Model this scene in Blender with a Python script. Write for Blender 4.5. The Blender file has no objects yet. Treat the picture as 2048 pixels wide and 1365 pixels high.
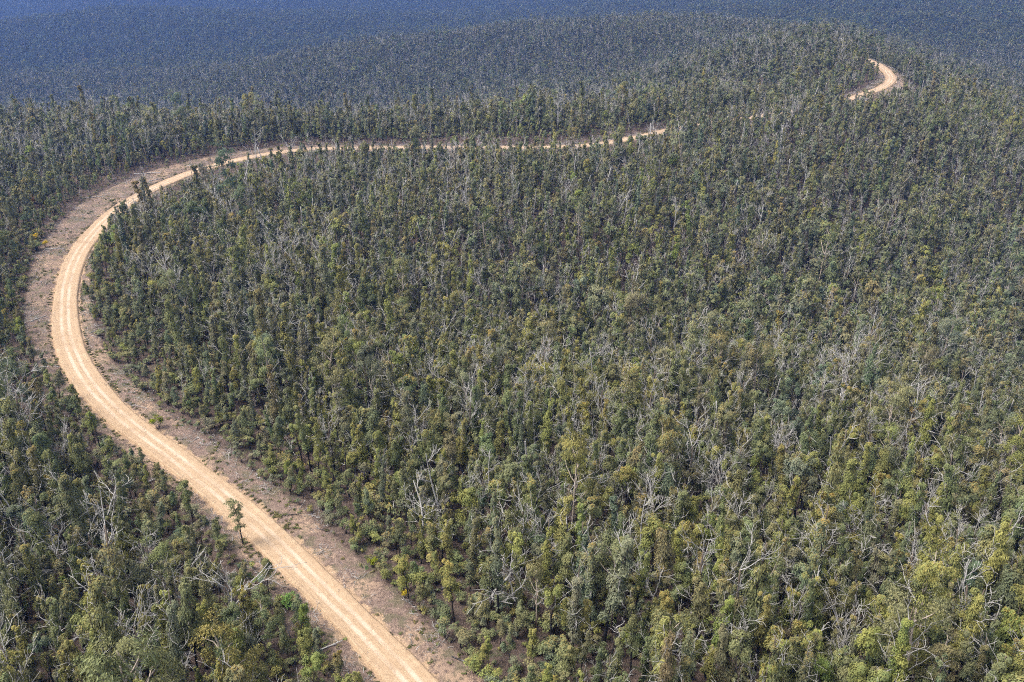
import bpy, math, random
import numpy as np
from mathutils import Vector

# ------------------------------------------------------------------ camera, sky, sun, exposure
SC = bpy.context.scene
COL = SC.collection
CAM_Z, PITCH, FPX = 80.0, math.radians(22.5), 1790.0
cam = bpy.data.cameras.new('camera'); camo = bpy.data.objects.new('camera', cam); COL.objects.link(camo)
cam.sensor_width = 36.0; cam.lens = 36.0 * FPX / 2048.0
cam.clip_start = 1.0; cam.clip_end = 20000.0
camo.location = (0, 0, CAM_Z); camo.rotation_euler = (math.pi / 2 - PITCH, 0, 0)
SC.camera = camo

SUN_EL, SUN_AZ = math.radians(58), math.radians(-104)      # azimuth clockwise from +Y
world = bpy.data.worlds.new('World'); SC.world = world; world.use_nodes = True
wn = world.node_tree.nodes; wl = world.node_tree.links
sky = wn.new('ShaderNodeTexSky'); sky.sky_type = 'NISHITA'; sky.sun_disc = False
sky.sun_elevation = SUN_EL; sky.sun_rotation = SUN_AZ; sky.air_density = 1.0; sky.dust_density = 6.0; sky.ozone_density = 0.6
wn['Background'].inputs['Strength'].default_value = 0.15
hs = wn.new('ShaderNodeHueSaturation'); hs.inputs['Saturation'].default_value = 0.45      # thin white cloud over the whole sky
wl.new(sky.outputs['Color'], hs.inputs['Color']); wl.new(hs.outputs['Color'], wn['Background'].inputs['Color'])
sl = bpy.data.lights.new('sun', 'SUN'); sl.energy = 1.45; sl.angle = math.radians(20); sl.color = (1.0, 0.93, 0.82)
so = bpy.data.objects.new('sun', sl); COL.objects.link(so)
sd = Vector((math.sin(SUN_AZ) * math.cos(SUN_EL), math.cos(SUN_AZ) * math.cos(SUN_EL), math.sin(SUN_EL)))
so.rotation_euler = (-sd).to_track_quat('-Z', 'Y').to_euler(); so.location = sd * 300
SC.view_settings.view_transform = 'Standard'; SC.view_settings.look = 'None'
SC.view_settings.exposure = 1.34; SC.view_settings.gamma = 1.0; SC.view_settings.use_curve_mapping = False
SC.render.engine = 'CYCLES'
SC.cycles.max_bounces = 4; SC.cycles.diffuse_bounces = 2; SC.cycles.glossy_bounces = 1
SC.cycles.transmission_bounces = 2; SC.cycles.volume_bounces = 0; SC.cycles.transparent_max_bounces = 4
SC.cycles.filter_width = 1.1; SC.cycles.use_denoising = False; SC.cycles.denoiser = 'OPENIMAGEDENOISE'; SC.cycles.use_adaptive_sampling = True; SC.cycles.adaptive_threshold = .03; SC.cycles.adaptive_min_samples = 40
SC.cycles.caustics_reflective = False; SC.cycles.caustics_refractive = False

HAZE_DENSITY = 0.00031
HAZE_COLOR = (0.14, 0.25, 0.62)

rng = np.random.default_rng(11)
random.seed(11)
CP, SP = math.cos(PITCH), math.sin(PITCH)

def ray(u, v):
    xc = (u - 1024.0) / FPX; yc = (682.5 - v) / FPX
    return xc, CP + yc * SP, yc * CP - SP
def at_z(u, v, z):
    x, y, zz = ray(u, v); D = (z - CAM_Z) / zz
    return (x * D, y * D, z)
def at_d(u, v, D):
    x, y, zz = ray(u, v)
    return (x * D, y * D, CAM_Z + zz * D)
def project(P):
    P = np.asarray(P, float); x = P[..., 0]; y = P[..., 1]; z = P[..., 2] - CAM_Z
    D = y * CP - z * SP; up = y * SP + z * CP
    return 1024 + FPX * x / D, 682.5 - FPX * up / D, D

def sstep(a, b, x):
    t = np.clip((x - a) / (b - a), 0, 1); return t * t * (3 - 2 * t)
def vnoise(x, y, seed=0):
    xi = np.floor(x).astype(np.int64); yi = np.floor(y).astype(np.int64)
    fx = x - xi; fy = y - yi; fx = fx * fx * (3 - 2 * fx); fy = fy * fy * (3 - 2 * fy)
    def h(a, b):
        n = (a * 374761393 + b * 668265263 + seed * 1442695041) & 0xffffffff
        n = ((n ^ (n >> 13)) * 1274126177) & 0xffffffff
        return ((n ^ (n >> 16)) & 0xffff) / 65535.0
    return (h(xi, yi) * (1 - fx) + h(xi + 1, yi) * fx) * (1 - fy) + (h(xi, yi + 1) * (1 - fx) + h(xi + 1, yi + 1) * fx) * fy
def fbm(x, y, seed=0, octv=4):
    s = 0; a = 0.5; t = 0
    for k in range(octv):
        s = s + a * vnoise(x * 2 ** k, y * 2 ** k, seed + k); t += a; a *= 0.5
    return s / t

# ------------------------------------------------------------------ the road's course over the ridge
ROADPX = [(893, 1445, -.6), (820, 1358, 0), (640, 1172, 1), (480, 1020, 2.5), (350, 915, 4), (225, 818, 5.5), (148, 715, 7.5), (130, 615, 9.5),
          (150, 520, 11.5), (200, 452, 13), (268, 398, 13.8), (370, 350, 14.5), (480, 319, 15), (600, 300, 15.2), (740, 296, 15.2),
          (900, 295, 15.2), (1100, 294.5, 15.6), (1220, 285, 16.6), (1380, 252, 18.6), (1510, 234, 20.4), (1640, 214, 22.2),
          (1720, 191, 24.5), (1768, 173, 26.6), (1782, 155, 28.6), (1760, 132, 31), (1715, 112, 33)]
RC = np.array([at_z(*p) for p in ROADPX])
def catmull(P, n=40):
    Q = np.vstack([2 * P[0] - P[1], P, 2 * P[-1] - P[-2]]); out = []
    for i in range(1, len(Q) - 2):
        p0, p1, p2, p3 = Q[i - 1], Q[i], Q[i + 1], Q[i + 2]
        t = np.linspace(0, 1, n, endpoint=False)[:, None]
        out.append(.5 * (2 * p1 + (p2 - p0) * t + (2 * p0 - 5 * p1 + 4 * p2 - p3) * t ** 2 + (3 * p1 - p0 - 3 * p2 + p3) * t ** 3))
    return np.vstack(out + [P[-1:]])
def resample(P, step):
    s = np.concatenate([[0], np.cumsum(np.linalg.norm(np.diff(P, axis=0), axis=1))])
    q = np.arange(0, s[-1], step)
    return np.stack([np.interp(q, s, P[:, k]) for k in range(P.shape[1])], 1), q, s
dense = catmull(RC)
ROAD, RS, sfull = resample(dense, 1.0)
for _ in range(12):                                  # smooth the course and its gradient
    ROAD[1:-1] = .25 * ROAD[:-2] + .5 * ROAD[1:-1] + .25 * ROAD[2:]
RT = np.gradient(ROAD, axis=0); RT[:, 2] = 0; RT /= np.linalg.norm(RT, axis=1)[:, None]
RN = np.stack([-RT[:, 1], RT[:, 0], np.zeros(len(RT))], 1)         # to the left of travel
RU, RV, RD = project(ROAD)
HALF = 2.35
# verge widths beyond the road edge, by station (given at control points)
ctrl_s = np.array([RS[np.argmin(np.hypot(ROAD[:, 0] - c[0], ROAD[:, 1] - c[1]))] for c in RC])
VL = np.array([3.2, 3.2, 3.2, 3.2, 3, 3, 4.5, 6, 7.5, 9.5, 11.5, 12, 10, 6, 3, 2.5, 2.5, 2.5, 2, 1.5, 2, 3, 4, 4, 4, 3], float)
VR = np.array([5, 5, 5.2, 5.2, 5, 4.6, 4, 3.0, 2.4, 1.8, 1.8, 2.0, 2.5, 3, 3.0, 2.8, 2.2, 1.2, 0.8, 0.6, 1.5, 5, 7, 8, 6, 4], float)
VLs = np.interp(RS, ctrl_s, VL); VRs = np.interp(RS, ctrl_s, VR)

def road_dist(X, Y):
    """nearest station, signed offset (left of travel positive); inf beyond 90 m."""
    X = np.asarray(X, float).ravel(); Y = np.asarray(Y, float).ravel()
    idx = np.zeros(len(X), int); off = np.full(len(X), 1e3)
    lo = ROAD[:, :2].min(0) - 90; hi = ROAD[:, :2].max(0) + 90
    sel = np.where((X > lo[0]) & (X < hi[0]) & (Y > lo[1]) & (Y < hi[1]))[0]
    for k in range(0, len(sel), 20000):
        s = sel[k:k + 20000]
        dx = X[s][:, None] - ROAD[None, :, 0]; dy = Y[s][:, None] - ROAD[None, :, 1]
        d2 = dx * dx + dy * dy; j = d2.argmin(1); r = np.arange(len(s))
        side = np.where(dx[r, j] * RN[j, 0] + dy[r, j] * RN[j, 1] >= 0, 1.0, -1.0)
        idx[s] = j; off[s] = side * np.sqrt(d2[r, j])
    return idx, off

# ------------------------------------------------------------------ terrain: thin-plate surface through surveyed points
CT = [tuple(p) for p in RC[::1]]
for u, v, z in [(1500, 1365, -3), (2048, 1365, -9), (1100, 1365, -1.5), (1300, 1150, -3), (1000, 1000, -1), (1500, 1000, -7), (1800, 1150, -10), (1950, 1000, -16),
                (800, 850, 0), (1100, 850, -4), (1500, 850, -10), (1800, 820, -21), (2040, 820, -30), (600, 700, 2), (900, 760, -11), (1150, 740, -19), (1500, 700, -25),
                (1800, 650, -29), (2040, 650, -34), (400, 600, 4.5), (650, 560, 3), (900, 620, -7), (1300, 600, -13), (1700, 520, -18), (2000, 500, -26),
                (600, 420, 8), (400, 450, 9), (850, 450, 5.5), (1100, 450, 4.5), (1400, 430, 1), (1750, 400, -2), (2000, 400, -9), (2048, 300, 2),
                (500, 362, 10.5), (700, 345, 10.5), (900, 345, 10.5), (1100, 345, 10.5), (1300, 330, 11.5), (1500, 290, 14.5), (1700, 270, 15), (1850, 250, 17), (2048, 285, 4),
                (0, 340, 13), (150, 330, 14.5), (100, 420, 14), (0, 600, 9.5), (0, 850, 4.5), (0, 1200, -1), (200, 1300, -1), (450, 1365, -.4), (200, 1000, 2.5)]:
    CT.append(at_z(u, v, z))
for u, v, D in [(0, 292, 345), (0, 304, 430), (150, 302, 430), (300, 296, 430), (600, 288, 430), (900, 278, 430), (1150, 264, 430), (1300, 243, 440), (1450, 205, 460), (1600, 175, 480),
                (1400, 52, 960), (1100, 74, 990), (900, 92, 970), (620, 134, 930), (450, 178, 860), (250, 230, 780), (1600, 96, 720), (1680, 114, 575),
                (1000, 150, 850), (1300, 150, 790), (700, 190, 790), (1500, 130, 720), (900, 220, 730), (1200, 205, 690),
                (900, 105, 1220), (600, 140, 1150), (1200, 82, 1300), (1400, 70, 1300), (300, 172, 1050), (0, 90, 1950), (270, 62, 2100), (-250, 100, 1900),
                (1850, 196, 480), (1950, 230, 465), (2048, 264, 455), (1900, 222, 570), (1900, 212, 660), (2048, 262, 560), (2048, 245, 660),
                (270, 26, 1700), (0, 58, 1600), (-250, 80, 1550), (450, 56, 1580), (650, 95, 1400), (100, 150, 1250), (300, 130, 1300), (0, 210, 960), (200, 215, 950), (450, 130, 1200),
                (700, 14, 2200), (1000, 20, 2100), (850, 40, 1900), (1150, 30, 1850),
                (1900, 140, 1000), (2000, 60, 1300), (1700, 44, 1300), (2048, 180, 900), (2300, 40, 1250), (1850, 20, 1500), (1550, 30, 1450), (2300, 180, 900)]:
    CT.append(at_d(u, v, D))
CT += [(-260, 60, 0), (-260, 200, 2), (260, 60, -20), (330, 260, -38), (-330, 350, 2), (0, 20, 0), (120, 30, -4), (-120, 40, 0), (420, 400, -25), (500, 520, -14),
       (-480, 520, -25), (0, 2500, 12), (800, 2400, 25), (-900, 2400, 15), (1300, 1600, 20), (-1200, 1300, 10),
       (-150, 445, -12), (-60, 452, -14), (40, 455, -12), (-250, 460, -16), (130, 470, 2), (420, 640, -12), (330, 560, -4)]
CT = np.array(CT)
def tps_fit(P, lam):
    X = P[:, :2] / 100.0; n = len(X)
    r = np.linalg.norm(X[:, None] - X[None], axis=2)
    K = np.where(r > 0, r * r * np.log(np.maximum(r, 1e-9)), 0) + lam * np.eye(n)
    A = np.zeros((n + 3, n + 3)); A[:n, :n] = K; A[:n, n] = 1; A[:n, n + 1:] = X; A[n, :n] = 1; A[n + 1:, :n] = X.T
    return X, np.linalg.solve(A, np.concatenate([P[:, 2], np.zeros(3)]))
TX, TW = tps_fit(CT, 0.06)
def tps(x, y):
    out = np.empty(len(x))
    for k in range(0, len(x), 20000):
        q = np.stack([x[k:k + 20000], y[k:k + 20000]], 1) / 100.0
        r2 = ((q[:, None] - TX[None]) ** 2).sum(2)
        out[k:k + 20000] = (.5 * r2 * np.log(np.maximum(r2, 1e-12))) @ TW[:-3] + TW[-3] + q @ TW[-2:]
    return out
def height(X, Y, road=True):
    X = np.asarray(X, float); sh = X.shape; X = X.ravel(); Y = np.asarray(Y, float).ravel()
    w = sstep(2350, 2950, Y) + sstep(1200, 1800, np.abs(X)); w = np.clip(w + sstep(-20, -400, Y), 0, 1)
    z = np.clip(tps(X, Y), -85, 85)
    far = 22 + 75 * (fbm(X / 900, Y / 900, 5, 3) - .45) * sstep(-300, 1500, Y) + 10 * sstep(2500, 5000, np.hypot(X, Y))
    z = z * (1 - w) + far * w
    z += (fbm(X / 60, Y / 60, 31, 3) - .5) * 5.0 * sstep(380, 600, Y) + (fbm(X / 170, Y / 170, 41, 2) - .5) * 22 * sstep(560, 850, Y) + (fbm(X / 14, Y / 14, 9, 2) - .5) * 1.0
    if road:
        j, d = road_dist(X, Y); a = np.abs(d)
        vw = np.where(d > 0, VLs[j], VRs[j])
        k = sstep(HALF + .5, HALF + np.maximum(vw, 2) * 1.0 + np.where((ROAD[j, 1] > 280) & (d < 0), 5, 9), a)
        bank = np.where(a < 40, 0.06 * np.clip(a - HALF - .6, 0, 3) * np.where(d > 0, 1, -1), 0)
        drain = -.28 * np.exp(-((a - HALF - .75) / .45) ** 2)
        z = (ROAD[j, 2] - .34 * (1 - sstep(HALF + .3, HALF + 1.5, a)) - .12 * (a < HALF) + bank + drain * .5) * (1 - k) + z * k
    return z.reshape(sh)

def link(o, parent=None):
    COL.objects.link(o)
    if parent is not None: o.parent = parent
    return o
def mesh_np(name, V, F, attrs=(), smooth=False, mats=(), matidx=None):
    """V (n,3); F list of (m,k) index arrays."""
    me = bpy.data.meshes.new(name)
    F = [np.asarray(f, np.int32) for f in F if len(f)]
    nl = sum(f.size for f in F); nf = sum(len(f) for f in F)
    me.vertices.add(len(V)); me.vertices.foreach_set('co', np.asarray(V, np.float32).ravel())
    me.loops.add(nl); me.loops.foreach_set('vertex_index', np.concatenate([f.ravel() for f in F]))
    me.polygons.add(nf)
    tot = np.concatenate([np.full(len(f), f.shape[1], np.int32) for f in F])
    me.polygons.foreach_set('loop_start', np.concatenate([[0], np.cumsum(tot)[:-1]]).astype(np.int32))
    if smooth: me.polygons.foreach_set('use_smooth', np.ones(nf, bool))
    for m in mats: me.materials.append(m)
    if matidx is not None: me.polygons.foreach_set('material_index', np.asarray(matidx, np.int32))
    for an, av in attrs:
        a = me.attributes.new(an, 'FLOAT', 'POINT'); a.data.foreach_set('value', np.asarray(av, np.float32).ravel())
    me.update(calc_edges=True); return me

# ------------------------------------------------------------------ materials
def new_mat(name):
    m = bpy.data.materials.new(name); m.use_nodes = True
    nt = m.node_tree; b = nt.nodes['Principled BSDF']
    return m, nt.nodes, nt.links, b
class NB:
    """tiny node helper"""
    def __init__(s, nodes, links): s.n = nodes; s.l = links
    def noise(s, scale, detail=4, rough=.6, coord=None):
        t = s.n.new('ShaderNodeTexNoise'); t.inputs['Scale'].default_value = scale; t.inputs['Detail'].default_value = detail; t.inputs['Roughness'].default_value = rough
        if coord is not None: s.l.new(coord, t.inputs['Vector'])
        return t.outputs['Fac']
    def mix(s, f, a, b, mode='MIX'):
        m = s.n.new('ShaderNodeMix'); m.data_type = 'RGBA'; m.blend_type = mode
        for sock, val in ((m.inputs['Factor'], f), (m.inputs['A'], a), (m.inputs['B'], b)):
            if isinstance(val, (int, float)): sock.default_value = val
            elif isinstance(val, tuple): sock.default_value = (*val, 1) if len(val) == 3 else val
            else: s.l.new(val, sock)
        return m.outputs['Result']
    def ramp(s, f, lo, hi, a=0.0, b=1.0):
        r = s.n.new('ShaderNodeMapRange'); r.interpolation_type = 'SMOOTHSTEP'
        r.inputs['From Min'].default_value = lo; r.inputs['From Max'].default_value = hi; r.inputs['To Min'].default_value = a; r.inputs['To Max'].default_value = b
        s.l.new(f, r.inputs['Value']); return r.outputs['Result']
    def math(s, op, a, b=None):
        m = s.n.new('ShaderNodeMath'); m.operation = op
        for k, v in enumerate((a, b)):
            if v is None: continue
            if isinstance(v, (int, float)): m.inputs[k].default_value = v
            else: s.l.new(v, m.inputs[k])
        return m.outputs[0]
    def attr(s, name, typ='GEOMETRY'):
        a = s.n.new('ShaderNodeAttribute'); a.attribute_name = name; a.attribute_type = typ; return a
    def bump(s, h, strength, dist, b):
        u = s.n.new('ShaderNodeBump'); u.inputs['Strength'].default_value = strength; u.inputs['Distance'].default_value = dist
        s.l.new(h, u.inputs['Height']); s.l.new(u.outputs['Normal'], b.inputs['Normal'])
    def pos(s): return s.n.new('ShaderNodeNewGeometry').outputs['Position']

def leaf_material(name, tint_scale=1.0, translucent=.25):
    m, n, l, b = new_mat(name); h = NB(n, l)
    tint = h.attr('tint', 'INSTANCER').outputs['Color']
    lv = h.attr('leafv').outputs['Fac']; tip = h.attr('tip').outputs['Fac']
    c = h.mix(h.ramp(lv, 0, 1), h.mix(1.0, tint, (.72, .78, .82), 'MULTIPLY'), h.mix(1.0, tint, (1.28, 1.18, 1.1), 'MULTIPLY'))
    tf = h.attr('tipf', 'INSTANCER').outputs['Fac']
    c = h.mix(h.math('MULTIPLY', tip, tf), c, (.32, .215, .06))
    n.remove(b); df = n.new('ShaderNodeBsdfDiffuse'); l.new(c, df.inputs['Color'])
    t = n.new('ShaderNodeBsdfTranslucent'); l.new(c, t.inputs['Color'])
    mx = n.new('ShaderNodeMixShader'); mx.inputs[0].default_value = translucent
    l.new(df.outputs[0], mx.inputs[1]); l.new(t.outputs[0], mx.inputs[2]); l.new(mx.outputs[0], n['Material Output'].inputs['Surface'])
    return m
M_LEAF = leaf_material('eucalypt_leaves')

def bark_material(name, dark, pale, lo, hi):
    m, n, l, b = new_mat(name); h = NB(n, l)
    ch = h.attr('char').outputs['Fac']; p = n.new('ShaderNodeTexCoord').outputs['Object']
    nz = h.noise(2.2, 4, .65, p)
    f = h.ramp(h.math('ADD', ch, h.math('MULTIPLY', h.math('SUBTRACT', nz, .5), .9)), lo, hi)
    pl = h.mix(h.ramp(h.noise(7, 3, .6, p), .35, .7), pale, tuple(c * .62 for c in pale))
    l.new(h.mix(f, pl, dark), b.inputs['Base Color']); b.inputs['Roughness'].default_value = .85; b.inputs['Specular IOR Level'].default_value = .2
    return m
M_BARK = bark_material('charred_bark', (.012, .011, .011), (.16, .125, .095), .25, .75)
M_DEAD = bark_material('weathered_dead_wood', (.02, .018, .018), (.38, .365, .35), .45, .8)
M_PALE = bark_material('smooth_pale_bark', (.05, .035, .028), (.40, .335, .275), .5, .9)

def ground_material():
    m, n, l, b = new_mat('forest_floor_and_verge_soil'); h = NB(n, l); p = h.pos()
    vg = h.attr('verge').outputs['Fac']; soil = h.attr('soil').outputs['Fac']
    n1 = h.noise(.35, 5, .7, p); n2 = h.noise(1.6, 5, .75, p); n3 = h.noise(6.0, 3, .7, p); n4 = h.noise(.11, 3, .6, p)
    litter = h.mix(h.ramp(n2, .35, .65), (.056, .041, .034), (.110, .080, .066))
    litter = h.mix(h.ramp(n1, .52, .68), litter, (.050, .056, .030))
    litter = h.mix(h.ramp(n3, .62, .72), litter, (.17, .14, .12))
    debris = h.mix(h.ramp(n2, .30, .70), (.105, .074, .061), (.215, .157, .127))
    debris = h.mix(h.ramp(n3, .55, .70), debris, (.066, .046, .039))
    debris = h.mix(h.math('MULTIPLY', h.ramp(n1, .46, .60), .7), debris, (.092, .086, .052))
    debris = h.mix(h.math('MULTIPLY', h.ramp(n4, .48, .62), h.ramp(n2, .40, .55)), debris, (.27, .19, .135))
    bare = h.mix(h.ramp(n2, .3, .7), (.27, .185, .115), (.35, .25, .168))
    bare = h.mix(h.ramp(n3, .60, .72), bare, (.17, .115, .078))
    sf = h.ramp(h.math('ADD', soil, h.math('MULTIPLY', h.math('SUBTRACT', n1, .5), 1.6)), .38, .62)
    vc = h.mix(sf, debris, bare)
    f = h.ramp(h.math('ADD', vg, h.math('MULTIPLY', h.math('SUBTRACT', n1, .5), .9)), .35, .65)
    l.new(h.mix(f, litter, vc), b.inputs['Base Color'])
    b.inputs['Roughness'].default_value = .95; b.inputs['Specular IOR Level'].default_value = .1
    h.bump(h.math('ADD', n2, n3), .7, .25, b)
    return m
def road_material():
    m, n, l, b = new_mat('compacted_gravel'); h = NB(n, l); p = h.pos()
    ac = h.attr('across').outputs['Fac']; al = h.attr('along').outputs['Fac']
    cv = n.new('ShaderNodeCombineXYZ'); l.new(h.math('MULTIPLY', ac, 4.0), cv.inputs[0]); l.new(h.math('MULTIPLY', al, .05), cv.inputs[1])
    cl = n.new('ShaderNodeCombineXYZ'); l.new(h.math('MULTIPLY', al, .06), cl.inputs[0])
    streak = h.noise(1.0, 5, .7, cv.outputs[0]); n2 = h.noise(1.1, 5, .7, p); n3 = h.noise(9, 3, .7, p); n4 = h.noise(.12, 3, .6, p)
    wob = h.math('MULTIPLY', h.math('SUBTRACT', h.noise(.9, 3, .6, cl.outputs[0]), .5), 1.1)
    base = h.mix(h.ramp(n2, .3, .7), (.290, .203, .128), (.355, .260, .172))
    base = h.mix(h.math('MULTIPLY', h.ramp(streak, .42, .66), .6), base, (.25, .172, .108))
    tr = None
    for c in (-.98, .80):
        t = h.ramp(h.math('ABSOLUTE', h.math('SUBTRACT', h.math('ADD', ac, wob), c)), .16, .60, 1, 0)
        tr = t if tr is None else h.math('MAXIMUM', tr, t)
    tr = h.math('MULTIPLY', tr, h.ramp(h.math('ADD', streak, h.math('MULTIPLY', n3, .3)), .35, .72, .45, 1.0))
    c = h.mix(h.math('MULTIPLY', h.math('MULTIPLY', tr, h.ramp(n4, .35, .62, .3, 1.0)), .75), base, (.43, .355, .28))
    c = h.mix(h.math('MULTIPLY', h.ramp(h.noise(.35, 5, .7, p), .50, .66), .7), c, (.26, .180, .115))
    c = h.mix(h.ramp(n3, .64, .74), c, (.28, .19, .12))
    l.new(c, b.inputs['Base Color']); b.inputs['Roughness'].default_value = .93; b.inputs['Specular IOR Level'].default_value = .15
    h.bump(h.math('ADD', streak, n3), .35, .12, b)
    return m
M_GROUND = ground_material(); M_ROAD = road_material()

# ------------------------------------------------------------------ ground sheet
def axis(a, b, fine0, fine1, step, grow):
    xs = list(np.arange(fine0, fine1 + .01, step)); s = step
    while xs[-1] < b: s *= grow; xs.append(xs[-1] + s)
    s = step
    while xs[0] > a: s *= grow; xs.insert(0, xs[0] - s)
    return np.array(xs)
gx = axis(-6500, 6500, -190, 240, 1.7, 1.055); gy = axis(-600, 7500, 62, 520, 1.7, 1.03)
GX, GY = np.meshgrid(gx, gy)
GZ = height(GX, GY)
jj, dd = road_dist(GX, GY)
vw = np.where(dd > 0, VLs[jj], VRs[jj]); aa = np.abs(dd)
verge = 1 - sstep(-2.2, 1.8, aa - HALF - vw)
soil = 1 - sstep(-.4, 1.7, aa - HALF)
rough = verge * (aa > HALF + 1.9)
GZ = GZ + (rough * (rng.random(len(aa)) - .5) * .22).reshape(GZ.shape)
ny, nx = GX.shape
I = np.arange(nx * ny).reshape(ny, nx)
gF = np.stack([I[:-1, :-1].ravel(), I[:-1, 1:].ravel(), I[1:, 1:].ravel(), I[1:, :-1].ravel()], 1)
gme = mesh_np('ground', np.stack([GX.ravel(), GY.ravel(), GZ.ravel()], 1), [gF], [('verge', verge), ('soil', soil)], True, [M_GROUND])
ground = link(bpy.data.objects.new('ground', gme)); ground['kind'] = 'structure'

def grid_z(x, y):
    """height of the built ground sheet"""
    x = np.asarray(x, float); y = np.asarray(y, float)
    i = np.clip(np.searchsorted(gx, x) - 1, 0, nx - 2); j = np.clip(np.searchsorted(gy, y) - 1, 0, ny - 2)
    fx = (x - gx[i]) / (gx[i + 1] - gx[i]); fy = (y - gy[j]) / (gy[j + 1] - gy[j])
    return (GZ[j, i] * (1 - fx) + GZ[j, i + 1] * fx) * (1 - fy) + (GZ[j + 1, i] * (1 - fx) + GZ[j + 1, i + 1] * fx) * fy

def drop(u, v):
    """ground point seen at a place in the photograph"""
    x, y, z = ray(u, v); D = 60.0
    for _ in range(4000):
        if CAM_Z + z * D < grid_z(x * D, y * D): break
        D += .5
    return np.array([x * D, y * D, float(grid_z(x * D, y * D))])

# road: cross-section with two worn wheel tracks, low grader berms and falling edges
prof = [(-3.7, -.8), (-3.15, -.06), (-2.95, .10), (-2.6, .03), (-1.9, .04), (-1.45, .05), (-.98, .0), (-.5, .06), (0, .085), (.35, .06), (.80, .0), (1.25, .05), (1.8, .05), (2.5, .03), (2.9, .09), (3.15, -.06), (3.7, -.8)]
wv = 1 + .10 * (fbm(RS / 22, RS * 0 + 3, 4, 2) - .5) * 2
rV = []; rA = []; rL = []
for k in range(len(ROAD)):
    for (a, zz) in prof:
        w = a * .81 if abs(a) < 2.4 else a * .81 * wv[k] + .25 * (vnoise(np.array([RS[k] / 2.5]), np.array([a * 3]), 8)[0] - .5)
        p = ROAD[k] - RN[k] * w
        rV.append((p[0], p[1], p[2] + zz + .02 + .03 * (vnoise(np.array([RS[k] / 3.0]), np.array([a * 2.]), 3)[0] - .5))); rA.append(a); rL.append(RS[k])
npf = len(prof); I = np.arange(len(rV)).reshape(-1, npf)
rF = np.stack([I[:-1, :-1].ravel(), I[:-1, 1:].ravel(), I[1:, 1:].ravel(), I[1:, :-1].ravel()], 1)
rme = mesh_np('road', np.array(rV), [rF], [('across', rA), ('along', rL)], True, [M_ROAD])
road = link(bpy.data.objects.new('road', rme)); road['kind'] = 'structure'

# ------------------------------------------------------------------ plant builders
class Wood:
    """tapered tubes gathered into one mesh"""
    def __init__(s): s.V = []; s.F4 = []; s.F3 = []; s.C = []; s.n = 0
    def tube(s, pts, rad, sides=5, char=None):
        pts = np.asarray(pts, float); k = len(pts); rad = np.asarray(rad, float)
        t = np.gradient(pts, axis=0); t /= np.linalg.norm(t, axis=1)[:, None] + 1e-9
        ref = np.array([1., 0, 0]) if abs(t[0][0]) < .8 else np.array([0, 1., 0])
        a = np.cross(t, ref); a /= np.linalg.norm(a, axis=1)[:, None] + 1e-9; b = np.cross(t, a)
        ang = np.arange(sides) * 2 * np.pi / sides
        ring = pts[:, None] + rad[:, None, None] * (np.cos(ang)[None, :, None] * a[:, None] + np.sin(ang)[None, :, None] * b[:, None])
        s.V.append(ring.reshape(-1, 3))
        I = s.n + np.arange(k * sides).reshape(k, sides); J = np.roll(I, -1, 1)
        s.F4.append(np.stack([I[:-1].ravel(), J[:-1].ravel(), J[1:].ravel(), I[1:].ravel()], 1))
        s.V.append(pts[-1:] + t[-1:] * rad[-1]); tip = s.n + k * sides
        s.F3.append(np.stack([I[-1], J[-1], np.full(sides, tip)], 1))
        c = np.zeros(k) if char is None else np.asarray(char, float)
        s.C.append(np.concatenate([np.repeat(c, sides), c[-1:]])); s.n += k * sides + 1
    def arrays(s): return np.vstack(s.V), [np.vstack(s.F4), np.vstack(s.F3)], np.concatenate(s.C)
    def mesh(s, name, mat):
        V, F, C = s.arrays(); return mesh_np(name, V, F, [('char', C)], True, [mat])

def wander(p, d, length, n, wob, up, R):
    pts = [np.array(p, float)]; d = np.array(d, float); d /= np.linalg.norm(d)
    for _ in range(n):
        d = d + R.normal(0, wob, 3) + np.array([0, 0, up]); d /= np.linalg.norm(d)
        pts.append(pts[-1] + d * length / n)
    return np.array(pts), d
def branchy(W, p, d, length, r, depth, R, sides=4, wob=.22, up=.06, kids=(2, 4), char=0.0):
    n = 5 if depth > 0 else 4
    pts, de = wander(p, d, length, n, wob, up, R)
    W.tube(pts, np.linspace(r, max(r * .38, .018), n + 1), sides, np.full(n + 1, char))
    if depth <= 0: return
    for _ in range(R.integers(kids[0], kids[1] + 1)):
        t = R.uniform(.3, .98) * n; i = min(int(t), n - 1); q = pts[i] + (pts[i + 1] - pts[i]) * (t - i)
        ax = R.normal(0, 1, 3); dd_ = pts[i + 1] - pts[i]; dd_ /= np.linalg.norm(dd_)
        ax -= dd_ * ax.dot(dd_); ax /= np.linalg.norm(ax)
        ang = R.uniform(.4, 1.0)
        branchy(W, q, dd_ * math.cos(ang) + ax * math.sin(ang), length * R.uniform(.38, .68), max(r * R.uniform(.38, .55), .022), depth - 1, R, 3 if depth < 2 else 4, wob, up, kids, char)

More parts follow.
